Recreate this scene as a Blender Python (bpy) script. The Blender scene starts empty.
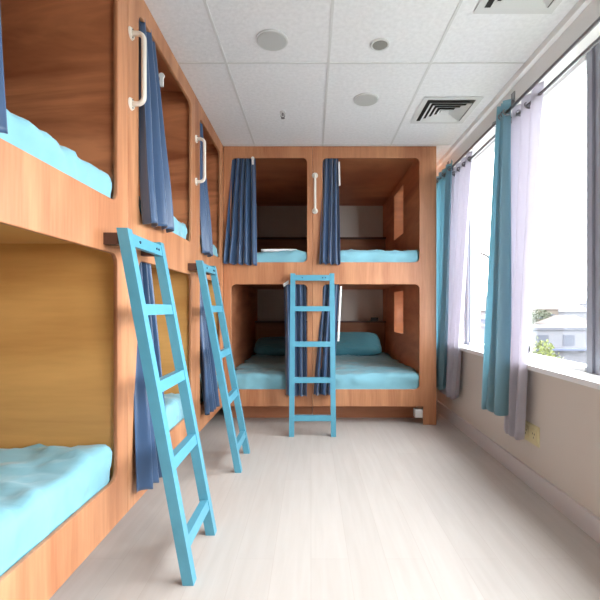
import bpy, bmesh, math, random
from mathutils import Vector, Matrix, noise
random.seed(7)
D = bpy.data
C = bpy.context.scene.collection
PI = math.pi
F, VX, VY, EYE = 410.0, 311.0, 308.0, 1.006
H = 2.40          # ceiling height
XL = -0.754       # front of the left bank of bunks
YB = 3.527        # front of the far bank of bunks
XR = 1.245        # window wall

# ---------------------------------------------------------------- materials
def s2l(c):
    return tuple(((v/255)/12.92 if v/255 <= .04045 else ((v/255+.055)/1.055)**2.4) for v in c)
def newmat(name):
    m = D.materials.new(name); m.use_nodes = True
    nt = m.node_tree; b = nt.nodes['Principled BSDF']
    return m, nt, b
def plain(name, rgb, rough=.5, metal=0, bump=0, bscale=200, var=0, vscale=8, sheen=0, spec=None):
    m, nt, b = newmat(name); c = s2l(rgb)
    b.inputs['Base Color'].default_value = (*c, 1)
    b.inputs['Roughness'].default_value = rough
    b.inputs['Metallic'].default_value = metal
    if spec is not None: b.inputs['Specular IOR Level'].default_value = spec
    if sheen:
        b.inputs['Sheen Weight'].default_value = sheen
    if var or bump:
        tc = nt.nodes.new('ShaderNodeTexCoord')
    if var:
        n = nt.nodes.new('ShaderNodeTexNoise'); n.inputs['Scale'].default_value = vscale; n.inputs['Detail'].default_value = 5
        nt.links.new(tc.outputs['Object'], n.inputs['Vector'])
        r = nt.nodes.new('ShaderNodeValToRGB')
        r.color_ramp.elements[0].position = .3; r.color_ramp.elements[1].position = .7
        r.color_ramp.elements[0].color = (*[x*(1-var) for x in c], 1)
        r.color_ramp.elements[1].color = (*[min(1, x*(1+var)) for x in c], 1)
        nt.links.new(n.outputs['Fac'], r.inputs['Fac']); nt.links.new(r.outputs['Color'], b.inputs['Base Color'])
    if bump:
        n = nt.nodes.new('ShaderNodeTexNoise'); n.inputs['Scale'].default_value = bscale; n.inputs['Detail'].default_value = 4
        nt.links.new(tc.outputs['Object'], n.inputs['Vector'])
        bp = nt.nodes.new('ShaderNodeBump'); bp.inputs['Strength'].default_value = bump; bp.inputs['Distance'].default_value = .002
        nt.links.new(n.outputs['Fac'], bp.inputs['Height']); nt.links.new(bp.outputs['Normal'], b.inputs['Normal'])
    return m
def wood(name, light, dark, scale=(14, 14, 1.2), rough=.4, warp=1.2, fine=.25, lo=.3, hi=.7):
    """plywood veneer: broad flame figure plus fine grain lines along the short-scale axis"""
    m, nt, b = newmat(name); N = nt.nodes; L = nt.links
    tc = N.new('ShaderNodeTexCoord'); mp = N.new('ShaderNodeMapping'); mp.inputs['Scale'].default_value = scale
    oi = N.new('ShaderNodeObjectInfo')
    ad = N.new('ShaderNodeVectorMath'); ad.operation = 'ADD'
    L.new(tc.outputs['Object'], mp.inputs['Vector']); L.new(mp.outputs['Vector'], ad.inputs[0])
    mu = N.new('ShaderNodeMath'); mu.operation = 'MULTIPLY'; mu.inputs[1].default_value = 37
    L.new(oi.outputs['Random'], mu.inputs[0]); L.new(mu.outputs[0], ad.inputs[1])
    n1 = N.new('ShaderNodeTexNoise'); n1.inputs['Scale'].default_value = .35; n1.inputs['Detail'].default_value = 4; n1.inputs['Distortion'].default_value = warp
    L.new(ad.outputs[0], n1.inputs['Vector'])
    n2 = N.new('ShaderNodeTexNoise'); n2.inputs['Scale'].default_value = 5; n2.inputs['Detail'].default_value = 3
    L.new(ad.outputs[0], n2.inputs['Vector'])
    mx = N.new('ShaderNodeMix'); mx.data_type = 'FLOAT'; mx.inputs['Factor'].default_value = fine
    L.new(n1.outputs['Fac'], mx.inputs['A']); L.new(n2.outputs['Fac'], mx.inputs['B'])
    r = N.new('ShaderNodeValToRGB'); r.color_ramp.elements[0].position = lo; r.color_ramp.elements[1].position = hi
    r.color_ramp.elements[0].color = (*s2l(dark), 1); r.color_ramp.elements[1].color = (*s2l(light), 1)
    L.new(mx.outputs['Result'], r.inputs['Fac']); L.new(r.outputs['Color'], b.inputs['Base Color'])
    b.inputs['Roughness'].default_value = rough
    return m

M = {}
M['ply_front'] = wood('ply_front', (214, 154, 112), (166, 102, 66), (16, 16, 1.3), .42)
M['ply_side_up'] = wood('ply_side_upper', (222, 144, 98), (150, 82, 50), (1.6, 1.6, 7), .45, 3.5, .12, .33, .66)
M['ply_far_in'] = wood('ply_far_inside', (228, 156, 112), (178, 108, 74), (1.4, 1.4, 6), .5, 3, .15)
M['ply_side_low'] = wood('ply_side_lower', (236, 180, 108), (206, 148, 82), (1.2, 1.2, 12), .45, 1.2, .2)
M['ply_back_in'] = wood('ply_back_inside', (165, 105, 72), (125, 75, 50), (1.5, 5, 10), .5, 1.5, .2)
M['ply_kick'] = wood('ply_kick', (214, 150, 112), (190, 122, 84), (2, 2, 12), .5)
M['headboard'] = wood('ply_headboard', (178, 118, 82), (140, 88, 58), (1.5, 5, 12), .5)
M['pale_ply'] = wood('ply_pale', (225, 180, 145), (205, 155, 118), (10, 10, 1.2), .5)
M['ladder'] = plain('ladder_blue_paint', (88, 158, 182), .38, var=.05, vscale=15)
M['block'] = plain('dark_walnut_block', (86, 56, 44), .5, var=.15, vscale=20)
M['screw'] = plain('screw_steel', (70, 90, 110), .35, metal=.8)
M['sheet'] = plain('aqua_cotton', (130, 186, 202), .85, bump=.25, bscale=350, var=.05, vscale=6, sheen=.2)
M['pillow'] = plain('teal_pillow_cotton', (92, 168, 188), .85, bump=.25, bscale=350, sheen=.2)
def wrinkle(m, scale, dist):
    nt = m.node_tree; N = nt.nodes; L = nt.links; b = N['Principled BSDF']
    tc = N.new('ShaderNodeTexCoord'); mp = N.new('ShaderNodeMapping'); mp.inputs['Scale'].default_value = (scale, scale*1.8, scale); mp.inputs['Rotation'].default_value = (0, 0, .5)
    n = N.new('ShaderNodeTexNoise'); n.inputs['Scale'].default_value = 1; n.inputs['Detail'].default_value = 3; n.inputs['Distortion'].default_value = 1.5
    n.noise_type = 'RIDGED_MULTIFRACTAL'
    bp = N.new('ShaderNodeBump'); bp.inputs['Strength'].default_value = .8; bp.inputs['Distance'].default_value = dist
    L.new(tc.outputs['Object'], mp.inputs['Vector']); L.new(mp.outputs['Vector'], n.inputs['Vector']); L.new(n.outputs['Fac'], bp.inputs['Height'])
    L.new(bp.outputs['Normal'], b.inputs['Normal'])
wrinkle(M['sheet'], 2.6, .05); wrinkle(M['pillow'], 4, .03)
M['white_cloth'] = plain('white_cloth', (235, 235, 235), .85)
M['mattress_body'] = plain('mattress_ticking', (214, 224, 226), .9)
def fabric(name, rgb, transl=.15, rough=.75, sheen=.3, band=.0):
    m, nt, b = newmat(name); c = s2l(rgb); N = nt.nodes; L = nt.links
    b.inputs['Base Color'].default_value = (*c, 1); b.inputs['Roughness'].default_value = rough
    b.inputs['Sheen Weight'].default_value = sheen
    tc = N.new('ShaderNodeTexCoord'); w = N.new('ShaderNodeTexNoise'); w.inputs['Scale'].default_value = 500
    L.new(tc.outputs['Object'], w.inputs['Vector'])
    bp = N.new('ShaderNodeBump'); bp.inputs['Strength'].default_value = .15; bp.inputs['Distance'].default_value = .001
    L.new(w.outputs['Fac'], bp.inputs['Height']); L.new(bp.outputs['Normal'], b.inputs['Normal'])
    tr = N.new('ShaderNodeBsdfTranslucent'); tr.inputs['Color'].default_value = (*c, 1)
    mx = N.new('ShaderNodeMixShader'); mx.inputs[0].default_value = transl
    L.new(b.outputs[0], mx.inputs[1]); L.new(tr.outputs[0], mx.inputs[2]); L.new(mx.outputs[0], N['Material Output'].inputs['Surface'])
    return m
M['navy'] = fabric('blue_satin_curtain', (52, 82, 120), .04, .33, .5)
M['teal_cur'] = fabric('teal_window_curtain', (160, 200, 212), .55, .5, .3)
M['lav_cur'] = fabric('lavender_grey_curtain', (212, 208, 216), .5, .7, .2)
M['white_plastic'] = plain('white_plastic', (238, 236, 232), .35)
M['cream_metal'] = plain('cream_enamel', (238, 230, 218), .3)
M['cream_plate'] = plain('cream_plate', (226, 214, 168), .4)
M['dark_hole'] = plain('dark_slot', (52, 48, 44), .6)
M['ceiling'] = plain('acoustic_tile', (243, 243, 245), .95, bump=1, bscale=55, var=.05, vscale=45)
M['tbar'] = plain('ceiling_grid_enamel', (225, 225, 225), .5)
M['diff'] = plain('diffuser_enamel', (222, 222, 222), .5)
M['disc'] = plain('speaker_disc_white', (200, 200, 198), .8)
M['wall'] = plain('beige_wall_paint', (222, 212, 202), .85, bump=.2, bscale=300)
M['wall_white'] = plain('white_wall_paint', (248, 247, 245), .8, bump=.1, bscale=300)
M['wall_grey'] = plain('grey_wall_paint', (232, 226, 218), .85)
M['base'] = plain('baseboard_paint', (222, 214, 212), .5)
M['sill'] = plain('sill_white_gloss', (244, 244, 244), .3)
M['alu'] = plain('anodised_aluminium', (156, 159, 170), .5)
M['alu_white'] = plain('white_window_frame', (240, 240, 240), .4)
M['chrome'] = plain('rod_steel', (150, 148, 150), .3, metal=.9)
M['black'] = plain('black_plastic', (35, 35, 38), .4)

def floor_mat():
    m, nt, b = newmat('pale_laminate'); N = nt.nodes; L = nt.links
    tc = N.new('ShaderNodeTexCoord'); mp = N.new('ShaderNodeMapping'); mp.inputs['Rotation'].default_value = (0, 0, PI/2)
    L.new(tc.outputs['Object'], mp.inputs['Vector'])
    br = N.new('ShaderNodeTexBrick'); br.inputs['Scale'].default_value = 1
    br.inputs['Brick Width'].default_value = 1.2; br.inputs['Row Height'].default_value = .15
    br.inputs['Mortar Size'].default_value = .0012; br.offset = .37
    br.inputs['Color1'].default_value = (*s2l((208, 200, 194)), 1); br.inputs['Color2'].default_value = (*s2l((203, 195, 189)), 1)
    br.inputs['Mortar'].default_value = (*s2l((198, 188, 181)), 1)
    L.new(mp.outputs['Vector'], br.inputs['Vector'])
    m2 = N.new('ShaderNodeMapping'); m2.inputs['Scale'].default_value = (12, 1, 1); L.new(tc.outputs['Object'], m2.inputs['Vector'])
    n = N.new('ShaderNodeTexNoise'); n.inputs['Scale'].default_value = 2.5; n.inputs['Detail'].default_value = 6; n.inputs['Distortion'].default_value = .6
    L.new(m2.outputs['Vector'], n.inputs['Vector'])
    r = N.new('ShaderNodeValToRGB'); r.color_ramp.elements[0].position = .3; r.color_ramp.elements[1].position = .7
    r.color_ramp.elements[0].color = (.93, .92, .91, 1); r.color_ramp.elements[1].color = (1, 1, 1, 1)
    L.new(n.outputs['Fac'], r.inputs['Fac'])
    mx = N.new('ShaderNodeMix'); mx.data_type = 'RGBA'; mx.blend_type = 'MULTIPLY'; mx.inputs['Factor'].default_value = 1
    L.new(br.outputs['Color'], mx.inputs['A']); L.new(r.outputs['Color'], mx.inputs['B'])
    L.new(mx.outputs['Result'], b.inputs['Base Color']); b.inputs['Roughness'].default_value = .5
    b.inputs['Specular IOR Level'].default_value = .35
    return m
M['floor'] = floor_mat()
def glass_mat():
    m, nt, b = newmat('window_glass'); N = nt.nodes; L = nt.links
    t = N.new('ShaderNodeBsdfTransparent'); t.inputs['Color'].default_value = (.96, .98, .98, 1)
    g = N.new('ShaderNodeBsdfGlossy'); g.inputs['Roughness'].default_value = .02
    mx = N.new('ShaderNodeMixShader'); mx.inputs[0].default_value = .04
    L.new(t.outputs[0], mx.inputs[1]); L.new(g.outputs[0], mx.inputs[2]); L.new(mx.outputs[0], N['Material Output'].inputs['Surface'])
    return m
M['glass'] = glass_mat()

# ---------------------------------------------------------------- helpers
def link(name, me, mat, parent=None, smooth=False):
    o = D.objects.new(name, me); C.objects.link(o)
    if mat: me.materials.append(mat)
    if smooth:
        for p in me.polygons: p.use_smooth = True
    if parent: o.parent = parent
    return o
def obj(name, bm, mat, parent=None, smooth=False, off=None, bevel=0, subs=0):
    if bevel:
        bmesh.ops.bevel(bm, geom=[e for e in bm.edges if len(e.link_faces) == 2 and e.calc_face_angle(0) > .6], offset=bevel, segments=2, affect='EDGES', profile=.5)
    if off is None and parent is not None: off = parent.location
    if off is not None: bmesh.ops.translate(bm, verts=bm.verts, vec=-Vector(off))
    bmesh.ops.recalc_face_normals(bm, faces=bm.faces)
    me = D.meshes.new(name); bm.to_mesh(me); bm.free()
    return link(name, me, mat, parent, smooth)
def solo(name, bm, mat, loc, **k):
    """a thing that is one mesh, its origin set at loc"""
    o = obj(name, bm, mat, None, off=Vector(loc), **k); o.location = loc; return o
def box(bm, x0, x1, y0, y1, z0, z1):
    vs = [bm.verts.new((x, y, z)) for x in (x0, x1) for y in (y0, y1) for z in (z0, z1)]
    for f in ((0,1,3,2), (4,6,7,5), (0,4,5,1), (2,3,7,6), (0,2,6,4), (1,5,7,3)):
        bm.faces.new([vs[i] for i in f])
    return vs
def B(*a):
    bm = bmesh.new(); box(bm, *a); return bm
def cyl(bm, c, axis, r, h, n=24, r2=None):
    """cylinder centred at c along axis"""
    m = Vector(axis).to_track_quat('Z', 'Y').to_matrix().to_4x4(); m.translation = Vector(c)
    bmesh.ops.create_cone(bm, cap_ends=True, segments=n, radius1=r, radius2=r if r2 is None else r2, depth=h, matrix=m)
def tube(bm, pts, r, n=12):
    pts = [Vector(p) for p in pts]; rings = []
    up = None
    for i, p in enumerate(pts):
        d = (pts[min(i+1, len(pts)-1)] - pts[max(i-1, 0)]).normalized()
        if up is None:
            up = d.orthogonal().normalized()
        up = (up - d*up.dot(d)).normalized(); s = d.cross(up)
        rings.append([bm.verts.new(p + r*(math.cos(2*PI*k/n)*up + math.sin(2*PI*k/n)*s)) for k in range(n)])
    for a, b in zip(rings, rings[1:]):
        for k in range(n): bm.faces.new((a[k], a[(k+1) % n], b[(k+1) % n], b[k]))
    bm.faces.new(rings[0][::-1]); bm.faces.new(rings[-1])
def empty(name, loc, label, cat, group=None):
    o = D.objects.new(name, None); C.objects.link(o); o.location = loc; o.empty_display_size = .1
    tag(o, label, cat, group); return o
def tag(o, label, cat, group=None, kind=None):
    o['label'] = label; o['category'] = cat
    if group: o['group'] = group
    if kind: o['kind'] = kind
    return o
def struct(name, bm, mat, **k):
    o = obj(name, bm, mat, **k); o['kind'] = 'structure'; return o
def rrect(x0, x1, y0, y1, r, n=6):
    out = []
    for cx, cy, a0 in ((x1-r, y1-r, 0), (x0+r, y1-r, 90), (x0+r, y0+r, 180), (x1-r, y0+r, 270)):
        for k in range(n+1):
            a = math.radians(a0 + 90*k/n); out.append((cx + r*math.cos(a), cy + r*math.sin(a)))
    return out
def panel_bm(outline, holes, thick, bev=.003):
    """flat board with rounded cut-outs; lies in XY, thickness along Z centred on 0"""
    cu = D.curves.new('tmp', 'CURVE'); cu.dimensions = '2D'; cu.fill_mode = 'BOTH'
    cu.extrude = thick/2 - bev; cu.bevel_depth = bev; cu.bevel_resolution = 1; cu.offset = -bev
    for lp in [outline] + holes:
        sp = cu.splines.new('POLY'); sp.points.add(len(lp)-1)
        for p, q in zip(sp.points, lp): p.co = (q[0], q[1], 0, 1)
        sp.use_cyclic_u = True
    o = D.objects.new('tmp', cu); C.objects.link(o)
    bpy.context.view_layer.update()
    me = D.meshes.new_from_object(o.evaluated_get(bpy.context.evaluated_depsgraph_get()))
    bm = bmesh.new(); bm.from_mesh(me)
    bmesh.ops.remove_doubles(bm, verts=bm.verts, dist=.0002)
    D.objects.remove(o); D.curves.remove(cu); D.meshes.remove(me)
    return bm

# ---------------------------------------------------------------- room shell
struct('floor', B(-2.85, XR, -1.9, 5.6, -.05, 0), M['floor'])
struct('ceiling', B(-2.85, XR, -1.9, 5.6, H, H+.06), M['ceiling'])
struct('wall_back', B(-2.9, XR, 5.6, 5.7, -.05, H+.06), M['wall_grey'])
struct('wall_left', B(-2.95, -2.85, -1.9, 5.6, -.05, H+.06), M['wall_white'])
struct('wall_front', B(-2.9, XR+.3, -2.0, -1.9, -.05, H+.06), M['wall'])
WB, WT, WY0, WY1 = .668, 2.25, -.5, 4.3      # window opening
bm = bmesh.new()
box(bm, XR, XR+.22, -1.9, 5.7, -.05, WB)
box(bm, XR, XR+.22, WY1, 5.7, WB, WT)
box(bm, XR, XR+.22, -1.9, WY0, WB, WT)
struct('wall_right', bm, M['wall'])
struct('trim_1', B(XR, XR+.22, -1.9, 5.7, WT, H+.06), M['wall_white'])           # white window head above the glass
struct('trim_2', B(XR-.03, XR, -1.9, 5.6, H-.035, H), M['wall_white'], bevel=.004)
bm = B(XR-.055, XR+.22, WY0-.03, WY1, WB, WB+.026)
struct('window_sill', bm, M['sill'], bevel=.006)
struct('baseboard_right', B(XR-.016, XR, -1.9, 5.6, 0, .10), M['base'], bevel=.004)
struct('baseboard_front', B(-2.85, XR-.02, -1.9, -1.884, 0, .10), M['base'], bevel=.004)
# ceiling grid bars
gy = [2.333 - 1.17*k for k in range(0, 4)] + [3.503, 4.673]
gx = [-.483 + .582*k for k in range(-4, 3)]
bm = bmesh.new()
for x in gx: box(bm, x-.007, x+.007, -1.9, 5.6, H-.003, H)
struct('trim_3', bm, M['tbar'])
bm = bmesh.new()
for y in gy: box(bm, -2.85, XR-.03, y-.006, y+.006, H-.0025, H)
struct('trim_4', bm, M['tbar'])

# windows: frames and panes
XG = 1.357
posts = [(-.5, -.44), (.45, .56), (1.86, 2.0), (3.46, 3.60), (4.24, 4.3)]
n = 0
for (a, b_), (c, d) in zip(posts, posts[1:]):
    n += 1
    bm = bmesh.new()
    box(bm, XG-.02, XG+.05, b_, c, WT-.035, WT)
    box(bm, XG-.02, XG+.05, b_, c, WB+.026, WB+.05)
    w = struct('window_%d' % n, bm, M['alu_white'], bevel=.003)
    obj('pane', B(XG+.012, XG+.018, b_, c, WB+.045, WT-.03), M['glass'], w)
bm = bmesh.new()
for a, b_ in posts:
    w = b_-a
    box(bm, XG-.01, XG+.07, a, b_, WB+.026, WT)
    box(bm, XG-.022, XG-.01, a+w*.15, a+w*.42, WB+.026, WT)
    box(bm, XG-.022, XG-.01, a+w*.62, a+w*.9, WB+.026, WT)
struct('trim_5', bm, M['alu'], bevel=.003)
struct('trim_6', B(XG-.01, XG+.008, 2.535, 2.64, WB+.03, WT-.02), M['alu_white'], bevel=.004)   # white mullion
# latch
lt = empty('window_latch', (XG-.01, 2.50, WB+.05), 'small black window catch at the bottom of the white mullion beside the lavender curtain', 'latch')
obj('latch_base', B(XG-.022, XG-.0105, 2.537, 2.57, .715, .80), M['black'], lt, bevel=.003)
bm = bmesh.new(); tube(bm, [(XG-.02, 2.55, .79), (XG-.045, 2.52, .805), (XG-.055, 2.475, .795), (XG-.05, 2.455, .765), (XG-.045, 2.475, .74), (XG-.04, 2.51, .735)], .010, 8)
obj('lever', bm, M['black'], lt, smooth=True)

# ---------------------------------------------------------------- bunks
def make_bunk(name, label, wx, y0, opening, side, root_loc, left, base_up, base_low, legs=False):
    """local frame: a = along the front, d = depth away from the room. left bank: a->Y, d->-X; far bank: a->X, d->+Y"""
    a0, a1 = wx
    root = empty(name, root_loc, label, 'bunk bed', 'plywood pod bunk units')
    T = .018
    def place(A0, A1, D0, D1, Z0, Z1):
        if left: return B(XL-D1, XL-D0, A0, A1, Z0, Z1)
        return B(A0, A1, YB+D0, YB+D1, Z0, Z1)
    zu0, zu1, zl0, zl1 = (1.42, 2.30, .34, 1.215) if left else (1.40, 2.297, .305, 1.21)
    zb = .165 if left else .158
    o0, o1 = opening
    g = .0005
    if legs:
        out = [(a0+g, zb), (a1-.115, zb), (a1-.115, .0), (a1-g, .0), (a1-g, H-.002), (a0+g, H-.002)]
    else:
        out = [(a0+g, zb), (a1-g, zb), (a1-g, H-.002), (a0+g, H-.002)]
    bm = panel_bm(out, [rrect(o0, o1, zu0, zu1, .04), rrect(o0, o1, zl0, zl1, .04)], T)
    if left:   # panel x->Y, y->Z, z->X
        bmesh.ops.transform(bm, matrix=Matrix(((0,0,1,XL-T/2), (1,0,0,0), (0,1,0,0), (0,0,0,1))), verts=bm.verts)
    else:      # panel x->X, y->Z, z->-Y
        bmesh.ops.transform(bm, matrix=Matrix(((1,0,0,0), (0,0,-1,YB+T/2), (0,1,0,0), (0,0,0,1))), verts=bm.verts)
    obj('front_panel', bm, M['ply_front'], root)
    DE = 1.98
    lo_t = zl1 + .045   # underside of the deck between the tiers
    s0, s1 = side
    # side walls, one board per tier
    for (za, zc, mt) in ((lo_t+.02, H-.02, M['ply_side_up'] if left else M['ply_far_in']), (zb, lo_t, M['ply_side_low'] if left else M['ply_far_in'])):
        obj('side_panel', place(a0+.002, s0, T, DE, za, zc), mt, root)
        if legs:
            hz = (1.79, 2.30) if za > 1 else (.73, 1.19)
            hm = panel_bm([(T, za), (DE, za), (DE, zc), (T, zc)], [[(.76, hz[0]), (1.235, hz[0]), (1.235, hz[1]), (.76, hz[1])]], a1-s1-.002, .001)
            bmesh.ops.transform(hm, matrix=Matrix(((0,0,1,(s1+a1-.002)/2), (1,0,0,YB), (0,1,0,0), (0,0,0,1))), verts=hm.verts)
            obj('side_panel', hm, mt, root)
        else:
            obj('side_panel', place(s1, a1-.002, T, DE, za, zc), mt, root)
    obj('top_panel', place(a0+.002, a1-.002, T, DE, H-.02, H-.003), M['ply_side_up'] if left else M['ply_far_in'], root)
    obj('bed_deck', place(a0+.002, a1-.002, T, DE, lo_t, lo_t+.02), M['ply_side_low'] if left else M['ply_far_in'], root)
    obj('mattress_base', place(s0, s1, T, DE, zu0-.03, zu0-.015), M['ply_kick'], root)
    obj('mattress_base', place(s0, s1, T, DE, zl0-.03, zl0-.015), M['ply_kick'], root)
    for top in (1.916, .837):
        lo = zu0-.015 if top > 1 else zl0-.015
        obj('headboard', place(s0, s1, 1.80, 1.82, lo, top), M['headboard'], root)
        obj('ledge', place(s0, s1, 1.745, 1.80, top-.018, top), M['block'], root, bevel=.002)
    bd = [(lo_t+.02, H-.02), (zb, lo_t)]
    for za, zc in bd:
        obj('back_panel', place(a0+.002, a1-.002, DE, DE+.012, za, zc), M['wall_grey'], root)
    obj('kick_board', place(a0+.002, a1-.118 if legs else a1-.002, .235, .255, 0, zb), M['ply_kick'], root)
    obj('kick_board', place(a0+.002, a1-.118 if legs else a1-.002, 1.9, 1.92, 0, zb), M['ply_kick'], root)
    obj('floor_beam', place(s0, s1, .255, 1.9, zb-.03, zb), M['ply_kick'], root)
    return root

cols = [((.60, 1.689), (.81, 1.600), (.70, 1.617)), ((1.689, 2.674), (1.797, 2.588), (1.775, 2.606)), ((2.674, YB), (2.785, 3.42), (2.76, 3.445))]
lbl = ['plywood bunk unit nearest the camera on the left, with the big ochre lower berth',
       'plywood bunk unit in the middle of the left bank, between the two leaning ladders',
       'narrow plywood bunk unit at the far end of the left bank, behind the second ladder']
bunks = []
for (w, o, s), l in zip(cols, lbl):
    bunks.append(make_bunk('bunk_bed', l, w, XL, o, s, (XL, (w[0]+w[1])/2, 0), True, 0, 0))
bunks.append(make_bunk('bunk_bed', 'left unit of the far plywood bunks facing the camera, next to the corner', (XL, .012), YB, (-.686, -.034), (-.72, -.010), (-.37, YB, 0), False, 0, 0))
bunks.append(make_bunk('bunk_bed', 'wide right unit of the far plywood bunks, its foot beside the window wall', (.012, 1.08), YB, (.099, .933), (.045, .965), (.546, YB, 0), False, 0, 0, legs=True))

# ---------------------------------------------------------------- mattresses
def soft_box(x0, x1, y0, y1, z0, z1, r=.04, wr=.006, seed=0, sag=0, step=.03, flat=True):
    """rounded upholstered slab, denser mesh with wrinkles in the cover"""
    bm = bmesh.new()
    nx, ny, nz = max(4, int((x1-x0)/step)), max(4, int((y1-y0)/step)), 6
    c = Vector(((x0+x1)/2, (y0+y1)/2, (z0+z1)/2)); h = Vector(((x1-x0)/2, (y1-y0)/2, (z1-z0)/2))
    def P(u, v, w):
        p = Vector((u*h.x, v*h.y, w*h.z))
        q = Vector((max(-h.x+r, min(h.x-r, p.x)), max(-h.y+r, min(h.y-r, p.y)), max(-h.z if flat else -h.z+r, min(h.z-r, p.z))))
        d = p-q
        if d.length > 1e-6: p = q + d.normalized()*r
        p = p + c
        nrm = d.normalized() if d.length > 1e-6 else Vector((0, 0, 0))
        s = Vector((p.x*2.4 + seed, p.y*6 + seed, p.z*3))
        a = noise.noise(s*.8)*.5 + (1-min(1, 5*abs(noise.noise(s*.9 + Vector((p.y*2, p.x*2, 1))))))*.7 + (1-min(1, 5*abs(noise.noise(s*1.9 + Vector((5, 2, 1))))))*.35 + noise.noise(s*5)*.2 + (1-min(1, 4*abs(noise.noise(s*3.3 + Vector((1, 7, 3))))))*.25 - .5
        k = a*wr
        if w < -.99: k = 0
        if w < 0 and (abs(u) > .99 or abs(v) > .99): k = min(k, .002)
        p += nrm*k - Vector((0, 0, 1))*(sag if w > 0 else 0)*max(0, 1-min(1, 2.2*abs(u+.2)))*0
        if p.z < z0: p.z = z0
        return p
    grid = {}
    def vert(i, j, k):
        key = (i, j, k)
        if key not in grid: grid[key] = bm.verts.new(P(2*i/nx-1, 2*j/ny-1, 2*k/nz-1))
        return grid[key]
    for i in range(nx):
        for j in range(ny):
            for k in (0, nz): bm.faces.new((vert(i,j,k), vert(i+1,j,k), vert(i+1,j+1,k), vert(i,j+1,k)))
    for i in range(nx):
        for k in range(nz):
            for j in (0, ny): bm.faces.new((vert(i,j,k), vert(i+1,j,k), vert(i+1,j,k+1), vert(i,j,k+1)))
    for j in range(ny):
        for k in range(nz):
            for i in (0, nx): bm.faces.new((vert(i,j,k), vert(i,j+1,k), vert(i,j+1,k+1), vert(i,j,k+1)))
    return bm
def mattress(x0, x1, y0, y1, zb, zt, label, seed):
    loc = ((x0+x1)/2, (y0+y1)/2, zb)
    o = solo('mattress', soft_box(x0, x1, y0, y1, zb, zt, .04, .024, seed, step=.025), M['sheet'], loc, smooth=True)
    return tag(o, label, 'mattress', 'aqua covered bunk mattresses')
zu_l, zl_l, zu_b, zl_b = 1.405, .325, 1.385, .29
names = [('aqua mattress in the upper berth nearest the camera, seen from below as a strip', 'wide rumpled aqua mattress in the ochre lower berth nearest the camera'),
         ('aqua mattress in the middle upper berth on the left, beside the long blue curtain', 'aqua mattress in the middle lower left berth, seen through the nearest ladder'),
         ('sliver of aqua mattress in the upper corner berth of the left bank', 'aqua mattress in the lower corner berth, mostly hidden by the second ladder')]
for i, (w, o, s) in enumerate(cols):
    mattress(XL-1.74, XL-.021, s[0]+.004, s[1]-.004, zu_l, 1.53, names[i][0], i*3.1)
    mattress(XL-1.74, XL-.021, s[0]+.004, s[1]-.004, zl_l, .47, names[i][1], i*3.1+20)
mattress(-.712, -.018, YB+.021, YB+1.735, zu_b, 1.50, 'aqua mattress in the far left bunk, upper tier, with a white cloth on it', 41)
mattress(-.712, -.018, YB+.021, YB+1.735, zl_b, .44, 'aqua mattress in the far left bunk, lower tier, shaded, left of the facing ladder', 44)
mattress(.052, .957, YB+.021, YB+1.735, zu_b, 1.51, 'aqua mattress in the far right bunk, upper tier, below the pale side opening', 47)
mattress(.052, .957, YB+.021, YB+1.735, zl_b, .445, 'wide aqua mattress in the far right bunk, lower tier, right of the facing ladder', 50)

def pillow(cx, cy, cz, w, d, h, tilt, label, mat, rz=0):
    bm = bmesh.new(); n = 18
    rows = {}
    for s in (1, -1):
        for i in range(n+1):
            for j in range(n+1):
                u, v = 2*i/n-1, 2*j/n-1
                e = (1-u**4)*(1-v**4); t = max(0, e)**.5
                pin = 1-.06*(abs(u)*abs(v))**2*1.5
                z = s*h/2*t*(1+.12*noise.noise(Vector((u*2.2, v*2.2, s+cx))))
                edge = i in (0, n) or j in (0, n)
                key = (i, j, 0 if edge else s)
                if key not in rows:
                    bulge = 1 - .05*(1-abs(u))*(abs(v) > .99) - .05*(1-abs(v))*(abs(u) > .99)
                    rows[key] = bm.verts.new((u*w/2*pin*bulge, v*d/2*pin*bulge, z))
        for i in range(n):
            for j in range(n):
                ks = []
                for (a, b_) in ((i, j), (i+1, j), (i+1, j+1), (i, j+1)):
                    ed = a in (0, n) or b_ in (0, n); ks.append(rows[(a, b_, 0 if ed else s)])
                try: bm.faces.new(ks if s > 0 else ks[::-1])
                except ValueError: pass
    o = obj('pillow', bm, mat, None, smooth=True)
    o.location = (cx, cy, cz); o.rotation_euler = (math.radians(tilt), 0, rz)
    return tag(o, label, 'pillow', 'pillows in the far lower berths')
pillow(-.36, 4.98, .545, .68, .40, .13, 20, 'teal pillow in the shade of the far left lower berth', M['pillow'])
pillow(.50, 4.98, .575, .72, .42, .15, 30, 'teal pillow propped in the far right lower berth against the headboard', M['pillow'])
bm = soft_box(-.44, -.12, YB+.06, YB+.30, 1.502, 1.526, .010, .003, 3, step=.03)
tag(solo('folded_cloth', bm, M['white_cloth'], (-.28, YB+.18, 1.502), smooth=True), 'flat folded white cloth on the far left upper mattress', 'cloth')
# little black charging boxes on the ledges
for (x, z, l) in ((-.20, .838, 'tiny black socket box on the ledge in the far left lower berth'), (.82, .838, 'tiny black socket box on the ledge in the far right lower berth')):
    b_ = solo('socket_box', B(x-.045, x+.045, YB+1.75, YB+1.795, z, z+.045), M['black'], (x, YB+1.77, z), bevel=.004)
    tag(b_, l, 'socket', 'ledge socket boxes')

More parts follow.
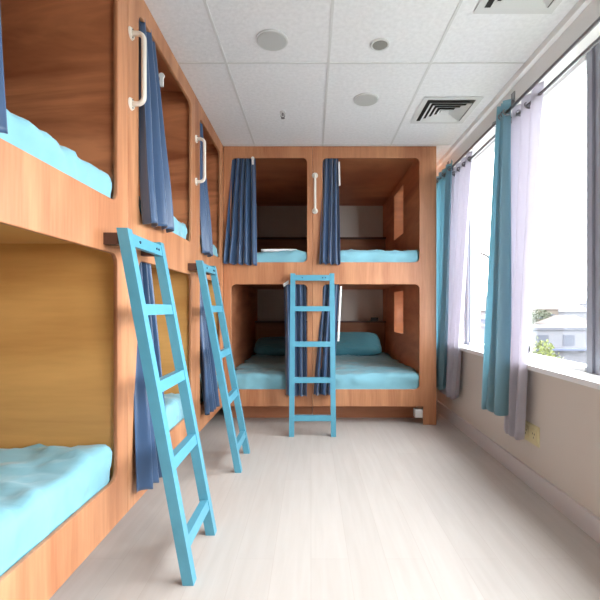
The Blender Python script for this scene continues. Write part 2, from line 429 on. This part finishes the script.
# ---------------------------------------------------------------- bunk curtains
def curtain_bm(tp, bt, folds, amp, nrm, seed=0, nu=70, nv=44, amp_b=None, waist=None, hem=.006):
    """tp, bt: (start, end) points of top and bottom edges; folds push along nrm"""
    tp = [Vector(p) for p in tp]; bt = [Vector(p) for p in bt]; nrm = Vector(nrm)
    amp_b = amp if amp_b is None else amp_b
    bm = bmesh.new(); g = []
    for j in range(nv+1):
        v = j/nv; row = []
        for i in range(nu+1):
            u = i/nu
            uu = u + .05*noise.noise(Vector((u*3, v*1.2, seed)))*min(1, 6*u*(1-u))
            a = tp[0].lerp(tp[1], uu); b_ = bt[0].lerp(bt[1], uu)
            p = a.lerp(b_, v)
            if waist:
                mid = (a+b_)/2; wv = math.exp(-((v-waist[0])/.2)**2)*waist[1]
                cen = tp[0].lerp(bt[0], v)
                p = p.lerp(cen + (p-cen)*1, 0) ; p += (cen-p)*wv*.8
            am = (amp*(1-v) + amp_b*v)
            ph = 2*PI*folds*u + seed + .9*noise.noise(Vector((u*2, v*1.5, seed+4)))
            k = 1.25*math.sin(ph) + .3*math.sin(1.7*ph + 1.7*v + seed) + .6*noise.noise(Vector((u*7, v*2.2, seed+9)))*v
            p = p + nrm*(am*k*.62)
            if j == nv: p.z += hem*math.sin(ph*1.0+1)
            row.append(bm.verts.new(p))
        g.append(row)
    for j in range(nv):
        for i in range(nu): bm.faces.new((g[j][i], g[j][i+1], g[j+1][i+1], g[j+1][i]))
    return bm
def solid(o, t=.0025):
    md = o.modifiers.new('thickness', 'SOLIDIFY'); md.thickness = t; md.offset = 0; return o
GC = 'dark blue privacy curtains on the bunks'
def bunk_curtain(tp, bt, folds, amp, nrm, label, seed, clip=None, strip=None, amp_b=None, rod=None):
    base = Vector(bt[0]).lerp(Vector(bt[1]), .5)
    r = empty('curtain', base, label, 'curtain', GC)
    solid(obj('fabric', curtain_bm(tp, bt, folds, amp, nrm, seed, amp_b=amp_b), M['navy'], r, smooth=True))
    if rod:
        bm = bmesh.new(); tube(bm, rod, .006, 10); obj('rail', bm, M['chrome'], r, smooth=True)
    if clip:
        c = Vector(clip); bm = bmesh.new()
        box(bm, c.x-.008, c.x+.008, c.y-.008, c.y+.008, c.z-.03, c.z+.02)
        cyl(bm, (c.x, c.y, c.z+.022), (0, 1, 0), .014, .012, 14)
        obj('clip', bm, M['white_plastic'], r, bevel=.0)
    if strip:
        p, q, w = strip; p = Vector(p); q = Vector(q); bm = bmesh.new()
        seg = 14
        prev = None
        for k in range(seg+1):
            c = p.lerp(q, k/seg)
            a = bm.verts.new(c - Vector(w)/2); b_ = bm.verts.new(c + Vector(w)/2)
            if prev: bm.faces.new((prev[0], a, b_, prev[1]))
            prev = (a, b_)
        solid(obj('edge_tape', bm, M['white_cloth'], r), .004)
    return r
xi = XL + .012
# left bank, upper
bunk_curtain([(XL-.035, .82, 2.335), (XL-.035, .99, 2.335)], [(XL+.030, .79, 1.41), (XL+.030, .965, 1.41)], 3, .016, (1, 0, 0),
             'blue curtain cut by the left edge of the photo, upper berth of the nearest bunk', 1, amp_b=.02, rod=[(XL-.035, .75, 2.345), (XL-.035, 1.6, 2.345)])
bunk_curtain([(XL-.022, 1.81, 2.335), (XL-.030, 2.03, 2.335)], [(XL+.045, 1.765, 1.375), (XL+.045, 2.10, 1.395)], 3.5, .026, (1, 0, 0),
             'long blue curtain behind the nearest grab bar, middle upper berth on the left', 2.2, amp_b=.03,
             clip=(XL+.004, 2.06, 2.15), rod=[(XL-.035, 1.79, 2.345), (XL-.035, 2.57, 2.345)])
bunk_curtain([(XL-.035, 2.79, 2.335), (XL-.035, 2.93, 2.335)], [(XL+.030, 2.79, 1.385), (XL+.034, 2.97, 1.375)], 2.5, .024, (1, 0, 0),
             'narrow blue curtain behind the second grab bar, corner upper berth of the left bank', 3.7, rod=[(XL-.035, 2.78, 2.345), (XL-.035, 3.43, 2.345)])
# left bank, lower
bunk_curtain([(XL-.035, 1.80, 1.235), (XL-.035, 1.96, 1.235)], [(XL+.050, 1.71, .235), (XL+.060, 1.95, .225)], 3.5, .024, (1, 0, 0),
             'blue curtain hanging behind the nearest ladder, lower berth, down past the sill', 5.1, amp_b=.035, rod=[(XL-.035, 1.79, 1.242), (XL-.035, 2.57, 1.242)])
bunk_curtain([(XL-.035, 2.79, 1.235), (XL-.035, 2.95, 1.235)], [(XL+.036, 2.78, .275), (XL+.050, 3.13, .265)], 4, .022, (1, 0, 0),
             'blue curtain hanging behind the second ladder, lower berth of the left bank', 6.4, amp_b=.034, rod=[(XL-.035, 2.78, 1.242), (XL-.035, 3.43, 1.242)])
# far bank, upper
bunk_curtain([(-.675, YB+.035, 2.335), (-.485, YB+.035, 2.335)], [(-.742, YB-.040, 1.385), (-.46, YB-.045, 1.372)], 4.5, .026, (0, -1, 0),
             'pleated blue curtain in the corner, upper berth of the far left bunk', 7.9, amp_b=.034, clip=(-.50, YB-.004, 2.27), rod=[(-.69, YB+.035, 2.345), (-.03, YB+.035, 2.345)])
bunk_curtain([(.105, YB+.035, 2.335), (.235, YB+.035, 2.335)], [(.072, YB-.040, 1.385), (.250, YB-.045, 1.375)], 3.5, .024, (0, -1, 0),
             'blue curtain right of the cream grab bar, upper berth of the far right bunk', 9.3, amp_b=.032, strip=((.243, YB+.015, 2.27), (.247, YB+.005, 2.06), (.014, .0, 0)), rod=[(.10, YB+.035, 2.345), (.93, YB+.035, 2.345)])
# far bank, lower
bunk_curtain([(-.235, YB+.035, 1.235), (-.045, YB+.035, 1.235)], [(-.215, YB-.035, .262), (-.035, YB-.045, .258)], 3.5, .026, (0, -1, 0),
             'blue curtain behind the left stile of the facing ladder, lower berth', 10.8, amp_b=.032, strip=((-.235, YB-.02, 1.20), (-.19, YB-.025, 1.23), (0, 0, .03)), rod=[(-.69, YB+.035, 1.24), (-.03, YB+.035, 1.24)])
bunk_curtain([(.105, YB+.035, 1.235), (.245, YB+.035, 1.235)], [(.022, YB-.045, .268), (.195, YB-.040, .268)], 3, .026, (0, -1, 0),
             'blue curtain with a white edge behind the right stile of the facing ladder', 12.1, amp_b=.032, strip=((.262, YB+.03, 1.195), (.235, YB+.0, .72), (.016, 0, 0)), rod=[(.10, YB+.035, 1.24), (.93, YB+.035, 1.24)])

# ---------------------------------------------------------------- grab bars
def grab_bar(p, z0, z1, nrm, mat, label):
    nrm = Vector(nrm); p = Vector(p)
    r = empty('grab_bar', (p.x, p.y, z0), label, 'grab bar', 'grab bars on the bunk posts')
    bm = bmesh.new(); s = .055; q = .028; pts = []
    base0 = Vector((p.x, p.y, z0)); base1 = Vector((p.x, p.y, z1))
    pts.append(base0 + nrm*.002); pts.append(base0 + nrm*(s-q))
    for k in range(1, 6):
        a = k/6*PI/2; pts.append(base0 + nrm*(s-q+q*math.sin(a)) + Vector((0, 0, q*(1-math.cos(a)))))
    pts.append(base0 + nrm*s + Vector((0, 0, q))); pts.append(base1 + nrm*s - Vector((0, 0, q)))
    for k in range(1, 6):
        a = k/6*PI/2; pts.append(base1 + nrm*(s-q+q*math.cos(a)) - Vector((0, 0, q*(1-math.sin(a)))))
    pts.append(base1 + nrm*(s-q)); pts.append(base1 + nrm*.002)
    tube(bm, pts, .0105, 14); obj('bar', bm, mat, r, smooth=True)
    for b0 in (base0, base1):
        bm = bmesh.new(); cyl(bm, b0 + nrm*.004, nrm, .026, .007, 24, .022); obj('flange', bm, mat, r)
        for dz in (-.017, .017):
            bm = bmesh.new(); cyl(bm, b0 + nrm*.0085 + Vector((0, 0, dz)), nrm, .003, .003, 8); obj('screw', bm, M['screw'], r)
    return r
grab_bar((XL, 1.716, 0), 1.86, 2.155, (1, 0, 0), M['cream_metal'], 'white grab bar on the post nearest the camera, above the first ladder')
grab_bar((XL, 2.690, 0), 1.835, 2.115, (1, 0, 0), M['cream_metal'], 'white grab bar on the second left post, above the second ladder')
grab_bar((.034, YB, 0), 1.84, 2.145, (0, -1, 0), M['cream_metal'], 'cream grab bar facing the camera on the post of the far bunks')

# ---------------------------------------------------------------- ladders
def make_ladder(loc, rz, label):
    r = empty('ladder', loc, label, 'ladder', 'blue bunk ladders')
    HH, LEAN, W, SW, SD = 1.297, .240, .368, .040, .040
    def sh(x0, x1, z0, z1, d0, d1):
        bm = bmesh.new(); vs = box(bm, x0, x1, d0, d1, z0, z1)
        for v in vs: v.co.y += LEAN*v.co.z/HH
        return bm
    def put(name, bm, mat, bev=.003, par=None):
        return obj(name, bm, mat, par or r, off=(0, 0, 0), bevel=bev)
    for s in (-1, 1):
        a, b_ = sorted((s*W/2, s*(W/2-SW)))
        put('stile', sh(a, b_, 0, HH, -SD/2, SD/2), M['ladder'])
        yt = LEAN*1.255/HH
        put('mounting_block', B(a+.004, b_-.004, yt+SD/2+.004, .3085, 1.238, 1.280), M['block'])
    for z in (.137, .428, .712, 1.0):
        put('rung', sh(-W/2+SW, W/2-SW, z-.021, z+.021, -.017, .013), M['ladder'])
    tr = put('rung', sh(-W/2+SW, W/2-SW, 1.235, 1.283, -.018, .004), M['ladder'])
    for x in (-.085, .085, .11):
        bm = bmesh.new(); cyl(bm, (x, LEAN*1.259/HH-.0195, 1.259), (0, 1, 0), .0055, .004, 10)
        put('screw', bm, M['screw'], 0, tr)
    r.rotation_euler = (0, 0, rz)
    return r
make_ladder((-.445, 1.668, 0), PI/2, 'light blue wooden ladder nearest the camera, leaning on the left bunks')
make_ladder((-.445, 2.685, 0), PI/2, 'light blue ladder on the left bunks, further back, beside the corner unit')
make_ladder((.012, 3.217, 0), 0, 'light blue ladder facing the camera, leaning on the far bunks')

# white bumper on the kick board
tag(solo('door_stop', B(.900, .964, YB+.012, YB+.075, .060, .130), M['white_plastic'], (.93, YB+.04, .060), bevel=.004),
    'small white block beside the foot of the far right bunk', 'block')

# ---------------------------------------------------------------- window curtains and rods
rd = empty('curtain_rod', (1.13, 2.4, 2.13), 'double grey curtain rod running along the top of the windows', 'curtain rod')
ZR1, ZR2, XR1, XR2 = 2.136, 2.126, 1.13, 1.20
for x, z in ((XR1, ZR1), (XR2, ZR2)):
    bm = bmesh.new(); tube(bm, [(x, -.9, z), (x, 3.75, z)], .009, 12); obj('rod', bm, M['chrome'], rd, smooth=True)
for y in (-.5, 1.0, 2.52, 3.72):
    bm = bmesh.new(); box(bm, XR-.006, XR+.0, y-.02, y+.02, 2.26, 2.33)
    tube(bm, [(XR-.004, y, 2.29), (XR-.02, y, 2.26), (XR2, y, ZR2+.02), (XR1, y, ZR1+.016)], .004, 8)
    for q, z in ((XR1, ZR1), (XR2, ZR2)): tube(bm, [(q+.013*math.cos(t*PI/8), y, z+.013*math.sin(t*PI/8)) for t in range(-8, 9)], .003, 6)
    obj('bracket', bm, M['chrome'], rd)
GW = 'curtains along the windows'
def win_curtain(name, xr, zr, y0, y1, zt, bot, folds, amp, mat, label, seed, rings, amp_b):
    r = empty('curtain', (xr, (y0+y1)/2, min(bot[0][2], bot[1][2])), label, 'curtain', GW)
    bm = curtain_bm([(xr, y0, zt), (xr, y1, zt)], bot, folds, amp, (1, 0, 0), seed, nu=90, nv=50, amp_b=amp_b, hem=.02)
    solid(obj('fabric', bm, mat, r, smooth=True))
    for k in range(rings):
        y = y0 + (y1-y0)*(k+.5)/rings
        bm = bmesh.new(); n = 18
        pts = [(xr, y+.006*math.cos(0), zr)]
        ring = [(xr + .020*math.cos(2*PI*t/n), y + .008*math.sin(2*PI*t/n), zr + .020*math.sin(2*PI*t/n)) for t in range(n+1)]
        tube(bm, ring, .004, 8); obj('grommet', bm, M['chrome'], r, smooth=True)
    return r
win_curtain('curtain', XR1, ZR1, 2.350, 2.445, 2.205, [(1.150, 2.41, .385), (1.080, 2.54, .40)], 2.5, .022, M['teal_cur'],
            'teal window curtain of the nearer pair, hanging short of the outlet', 1.3, 3, .045)
win_curtain('curtain', XR2, ZR2, 2.13, 2.49, 2.185, [(1.175, 2.29, .285), (1.175, 2.50, .275)], 3, .026, M['lav_cur'],
            'lavender grey window curtain of the nearer pair, just left of the outlet', 2.9, 4, .03)
win_curtain('curtain', XR1, ZR1, 3.25, 3.70, 2.185, [(1.14, 3.50, .31), (1.14, 3.82, .31)], 4, .02, M['teal_cur'],
            'teal window curtain of the far pair, against the end of the far bunk', 4.4, 3, .03)
win_curtain('curtain', XR2, ZR2, 3.03, 3.48, 2.185, [(1.18, 3.32, .27), (1.17, 3.68, .275)], 4, .018, M['lav_cur'],
            'pale lavender window curtain of the far pair, beside the far bunk', 5.6, 4, .03)

# ---------------------------------------------------------------- outlet
ot = empty('wall_outlet', (XR, 2.315, .30), 'cream double wall outlet plate below the window, right of the curtains', 'outlet')
obj('plate', B(XR-.008, XR-.0005, 2.23, 2.40, .247, .355), M['cream_plate'], ot, bevel=.002)
for y in (2.272, 2.358):
    sw = obj('socket', B(XR-.012, XR-.008, y-.026, y+.026, .268, .336), M['cream_plate'], ot, bevel=.001)
    for dy, dz in ((-.009, .006), (.009, .006), (0, -.014)):
        obj('slot', B(XR-.0130, XR-.0118, y+dy-.002, y+dy+.002, .302+dz-.005, .302+dz+.005), M['dark_hole'], sw, off=ot.location)

# ---------------------------------------------------------------- ceiling fittings
def disc(x, y, r, label):
    o = empty('ceiling_speaker', (x, y, H), label, 'ceiling speaker', 'round flush discs on the ceiling')
    bm = bmesh.new(); cyl(bm, (x, y, H-.004), (0, 0, 1), r, .008, 40); obj('rim', bm, M['diff'], o)
    bm = bmesh.new(); cyl(bm, (x, y, H-.009), (0, 0, 1), r*.9, .004, 40, r*.94); obj('grille', bm, M['disc'], o)
disc(-.203, 2.13, .083, 'larger-looking round flush disc on the ceiling, nearer the camera')
disc(.367, 2.735, .083, 'round flush disc on the ceiling further back, nearer the far bunks')
dl = empty('downlight', (.364, 2.165, H), 'small recessed round downlight, switched off, in the middle of the ceiling', 'downlight')
bm = bmesh.new(); ring = [(.364+.045*math.cos(2*PI*t/28), 2.165+.045*math.sin(2*PI*t/28), H-.004) for t in range(29)]
tube(bm, ring, .006, 8); obj('ring', bm, M['diff'], dl, smooth=True)
bm = bmesh.new(); cyl(bm, (.364, 2.165, H-.004), (0, 0, 1), .040, .006, 28, .036); obj('lens', bm, plain('lamp_lens_grey', (150, 148, 142), .3), dl)
sp = empty('sprinkler', (-.2, 2.916, H), 'small metal sprinkler head on the ceiling near the far bunks', 'sprinkler')
bm = bmesh.new(); cyl(bm, (-.2, 2.916, H-.004), (0, 0, 1), .022, .008, 20); obj('escutcheon', bm, M['diff'], sp)
bm = bmesh.new(); tube(bm, [(-.2, 2.916, H-.008), (-.2, 2.916, H-.028)], .006, 8)
tube(bm, [(-.2-.012, 2.916, H-.018), (-.2-.014, 2.916, H-.032), (-.2, 2.916, H-.042), (-.2+.014, 2.916, H-.032), (-.2+.012, 2.916, H-.018)], .003, 6)
cyl(bm, (-.2, 2.916, H-.044), (0, 0, 1), .014, .003, 16); obj('nozzle', bm, M['chrome'], sp)
def diffuser(x0, x1, y0, y1, label):
    o = empty('air_diffuser', ((x0+x1)/2, (y0+y1)/2, H), label, 'air vent', 'square ceiling air vents')
    def fr(a, zt, zb_, w, slope, name, mat):
        bm = bmesh.new()
        def ring(e, z): return [bm.verts.new(p) for p in ((x0+e, y0+e, z), (x1-e, y0+e, z), (x1-e, y1-e, z), (x0+e, y1-e, z))]
        A = ring(a, zt); Bq = ring(a+w, zb_)
        C1 = ring(a+.002, zt+.0025); D1 = ring(a+w+.002, zb_+.0025)
        for k in range(4):
            l = (k+1) % 4
            bm.faces.new((A[k], A[l], Bq[l], Bq[k])); bm.faces.new((C1[k], C1[l], D1[l], D1[k]))
            bm.faces.new((A[k], A[l], C1[l], C1[k])); bm.faces.new((Bq[k], Bq[l], D1[l], D1[k]))
        return obj(name, bm, mat, o)
    fr(-.01, H-.006, H-.006, .035, 0, 'frame', M['diff'])
    bm = B(x0+.02, x1-.02, y0+.02, y1-.02, H-.0032, H-.0008); obj('plenum', bm, M['dark_hole'], o)
    # nested sloped blades, each a step lower outward
    for k, a in enumerate((.045, .075, .105, .135)):
        fr(a, H-.020, H-.006, .021, 0, 'blade', M['diff'])
    bm = B(x0+.158, x1-.158, y0+.158, y1-.158, H-.012, H-.008); obj('core', bm, M['diff'], o)
diffuser(.755, 1.13, 2.71, 3.075, 'square ceiling air vent with dark slots, further back near the curtains')
diffuser(.775, 1.125, 1.575, 1.925, 'square ceiling air vent cut by the top of the photo')

# ---------------------------------------------------------------- outside
ZG = -6.0
M['grass'] = plain('verge_grass', (86, 90, 78), .95, var=.2, vscale=.3)
M['asph'] = plain('street_asphalt', (82, 82, 84), .9, var=.1, vscale=.4)
M['hw'] = plain('house_pale_render', (84, 84, 90), .9); M['hb'] = plain('house_blue_grey', (66, 72, 92), .9)
M['ht'] = plain('house_tan', (78, 70, 64), .9); M['rf'] = plain('roof_brown', (70, 62, 60), .9); M['rg'] = plain('roof_grey', (66, 67, 74), .9)
M['hg'] = plain('house_glass', (46, 50, 62), .6); M['leaf'] = plain('yellow_green_leaves', (74, 80, 36), .8, var=.3, vscale=12)
M['leafd'] = plain('dark_green_leaves', (58, 64, 48), .8, var=.3, vscale=3); M['bark'] = plain('bark', (80, 62, 48), .9)
M['steel'] = plain('lamp_post_steel', (48, 48, 52), .5)
struct('ground', B(2, 320, -40, 420, ZG-.3, ZG), M['grass'])
struct('road', B(12, 24, -40, 200, ZG, ZG+.03), M['asph'])
def house(x, y, w, d, h, wall, roof, label, gable=True, arch=False, awn=False):
    r = empty('house', (x, y, ZG), label, 'house', 'buildings outside the window')
    obj('wall', B(x-w/2, x+w/2, y-d/2, y+d/2, ZG, ZG+h), wall, r)
    bm = bmesh.new(); z = ZG+h
    if gable:
        rh = w*.22
        v = [bm.verts.new(p) for p in ((x-w/2-.3, y-d/2-.3, z), (x+w/2+.3, y-d/2-.3, z), (x+w/2+.3, y+d/2+.3, z), (x-w/2-.3, y+d/2+.3, z), (x-w/4, y, z+rh), (x+w/4, y, z+rh))]
        for f in ((0,1,5,4), (1,2,5), (2,3,4,5), (3,0,4), (3,2,1,0)): bm.faces.new([v[i] for i in f])
    else:
        box(bm, x-w/2-.2, x+w/2+.2, y-d/2-.2, y+d/2+.2, z, z+.35)
    obj('roof', bm, roof, r)
    nf = max(1, int(h/3)); nw = max(2, int(w/3))
    for f in range(nf):
        for k in range(nw):
            cx = x-w/2+w*(k+.5)/nw; cz = (ZG+h-1.3) if awn else ZG+1.6+f*3.0
            if cz+.8 > ZG+h: continue
            obj('window', B(cx-.7, cx+.7, y-d/2-.06, y-d/2-.01, cz-.6, cz+.7), M['hg'], r)
    if awn:
        obj('awning', B(x-w/2+.5, x+w/2-.5, y-d/2-1.0, y-d/2-.05, ZG+1.9, ZG+2.1), M['hb'], r)
    if arch:
        bm = bmesh.new(); cyl(bm, (x+w*.3, y-d/2-.08, ZG+3.2), (0, 1, 0), 1.0, .12, 20); obj('arch_window', bm, M['hb'], r)
    return r
house(33, 54, 19, 8, 4.3, M['hw'], M['rg'], 'long pale blue-grey building across the street, seen through the big window', False, True, True)
hs = [(44, 96, 8, 7, 4.4, 'hb', 'rg'), (92, 150, 9, 8, 7.2, 'hb', 'rf'), (48, 112, 12, 9, 6.2, 'hw', 'rf'), (62, 118, 13, 9, 6.6, 'ht', 'rf'), (76, 124, 13, 9, 5.8, 'hw', 'rg'), (57, 92, 9, 8, 3.4, 'ht', 'rf'),
      (66, 160, 14, 10, 8.6, 'hw', 'rf'), (84, 165, 14, 10, 8.2, 'ht', 'rg'), (102, 170, 15, 10, 7.6, 'hw', 'rf'), (120, 190, 16, 10, 8.8, 'hw', 'rg')]
hl = ['small blue grey house with a grey roof behind the long building', 'small blue grey house on the skyline between larger ones', 'pale distant house with a brown roof, leftmost of the middle row', 'tan distant house in the middle row of the town', 'pale distant house with a grey roof, right of the tan one',
      'low tan house with a brown roof behind the long building', 'tall pale far house with a brown roof on the skyline', 'tan far house with a grey roof on the skyline',
      'pale far house with a brown roof, right on the skyline', 'grey roofed pale house at the far right of the skyline']
for (x, y, w, d, h, a, b_), l in zip(hs, hl): house(x, y, w, d, h, M[a], M[b_], l)
def tree(x, y, rad, top, label, mat, squash=1):
    r = empty('tree', (x, y, ZG), label, 'tree', 'trees outside the window')
    bm = bmesh.new(); tube(bm, [(x, y, ZG), (x+.1, y, (ZG+top)/2), (x, y, top-rad)], max(.08, rad*.1), 8); obj('trunk', bm, M['bark'], r, smooth=True)
    bm = bmesh.new(); rnd = random.Random(int(x*10)); c = Vector((x, y, top-rad*squash))
    for k in range(1500):
        v = Vector((rnd.gauss(0, 1), rnd.gauss(0, 1), rnd.gauss(0, 1))).normalized()
        q = 1 + .25*noise.noise(v*2.5 + Vector((x, y, 0)))
        p = c + Vector((v.x, v.y, v.z*squash))*rad*q*rnd.uniform(.6, 1)
        s = rad*.075; n1 = Vector((rnd.gauss(0, 1), rnd.gauss(0, 1), rnd.gauss(0, 1))).normalized(); n2 = n1.orthogonal().normalized(); n3 = n1.cross(n2)
        vs = [bm.verts.new(p + a*s*n2 + b_*s*.6*n3) for a, b_ in ((-1, 0), (0, -1), (1, 0), (0, 1))]
        bm.faces.new(vs)
    obj('foliage', bm, mat, r)
tree(8.7, 16, .95, -.15, 'yellow green tree top just beyond the sill, right of the lavender curtain', M['leaf'])
tree(38, 78, 2.6, -.5, 'dark green round tree by the middle row of houses', M['leafd'])
tree(70, 140, 4.0, 1.8, 'large dark green tree on the skyline between the far houses', M['leafd'])
tree(56, 100, 3.2, .8, 'dark green tree rising between distant houses', M['leafd'])
def lamp(x, y, z, label):
    r = empty('street_lamp', (x, y, ZG), label, 'street lamp', 'street lamps outside')
    bm = bmesh.new(); k = (z-1)*.0 + y*.04
    pts = [(x, y, ZG), (x, y, z-1.0)]
    for t in range(1, 9):
        a = t/8*PI/2; pts.append((x-k*(1-math.cos(a)), y, z-1.0+1.0*math.sin(a)))
    tube(bm, pts, .13, 8); obj('post', bm, M['steel'], r, smooth=True)
    obj('lamp_head', B(x-k-.5, x-k, y-.12, y+.12, z-.06, z+.06), M['steel'], r)
lamp(17.6, 40, 6.4, 'nearer street lamp with a curved arm seen beside the teal curtain')
lamp(33.0, 75, 5.9, 'smaller further street lamp seen beside the teal curtain')

# ---------------------------------------------------------------- sky and light
w = D.worlds.new('sky'); bpy.context.scene.world = w; w.use_nodes = True
nt = w.node_tree; bg = nt.nodes['Background']
tc = nt.nodes.new('ShaderNodeTexCoord'); mp = nt.nodes.new('ShaderNodeMapping'); mp.inputs['Scale'].default_value = (1, 1, 4)
ns = nt.nodes.new('ShaderNodeTexNoise'); ns.inputs['Scale'].default_value = 2.2; ns.inputs['Detail'].default_value = 5
rp = nt.nodes.new('ShaderNodeValToRGB'); rp.color_ramp.elements[0].position = .35; rp.color_ramp.elements[1].position = .6
rp.color_ramp.elements[0].color = (.80, .83, .88, 1); rp.color_ramp.elements[1].color = (1, 1, 1, 1)
nt.links.new(tc.outputs['Generated'], mp.inputs['Vector']); nt.links.new(mp.outputs['Vector'], ns.inputs['Vector'])
nt.links.new(ns.outputs['Fac'], rp.inputs['Fac']); nt.links.new(rp.outputs['Color'], bg.inputs['Color'])
bg.inputs['Strength'].default_value = 3.0

# daylight entering through the glass is sampled through these portals
for (a, b_), (c, d) in zip(posts, posts[1:]):
    L = D.lights.new('window_portal', 'AREA'); L.shape = 'RECTANGLE'; L.size = (c-b_); L.size_y = WT-WB-.06
    L.cycles.is_portal = True
    o = D.objects.new('window_portal', L); C.objects.link(o)
    o.location = (XG+.09, (b_+c)/2, (WT+WB)/2); o.rotation_euler = (PI/2, 0, PI/2)

# ---------------------------------------------------------------- camera
cam = D.cameras.new('camera'); co = D.objects.new('camera', cam); C.objects.link(co)
co.location = (0, 0, EYE); co.rotation_euler = (PI/2, 0, 0)
cam.sensor_width = 36; cam.lens = F/600*36; cam.shift_x = -(VX-300)/600; cam.shift_y = (VY-300)/600
cam.clip_start = .05; cam.clip_end = 900
sc = bpy.context.scene; sc.camera = co
sc.view_settings.view_transform = 'Standard'; sc.view_settings.look = 'None'; sc.view_settings.gamma = 1
sc.view_settings.exposure = 2.48
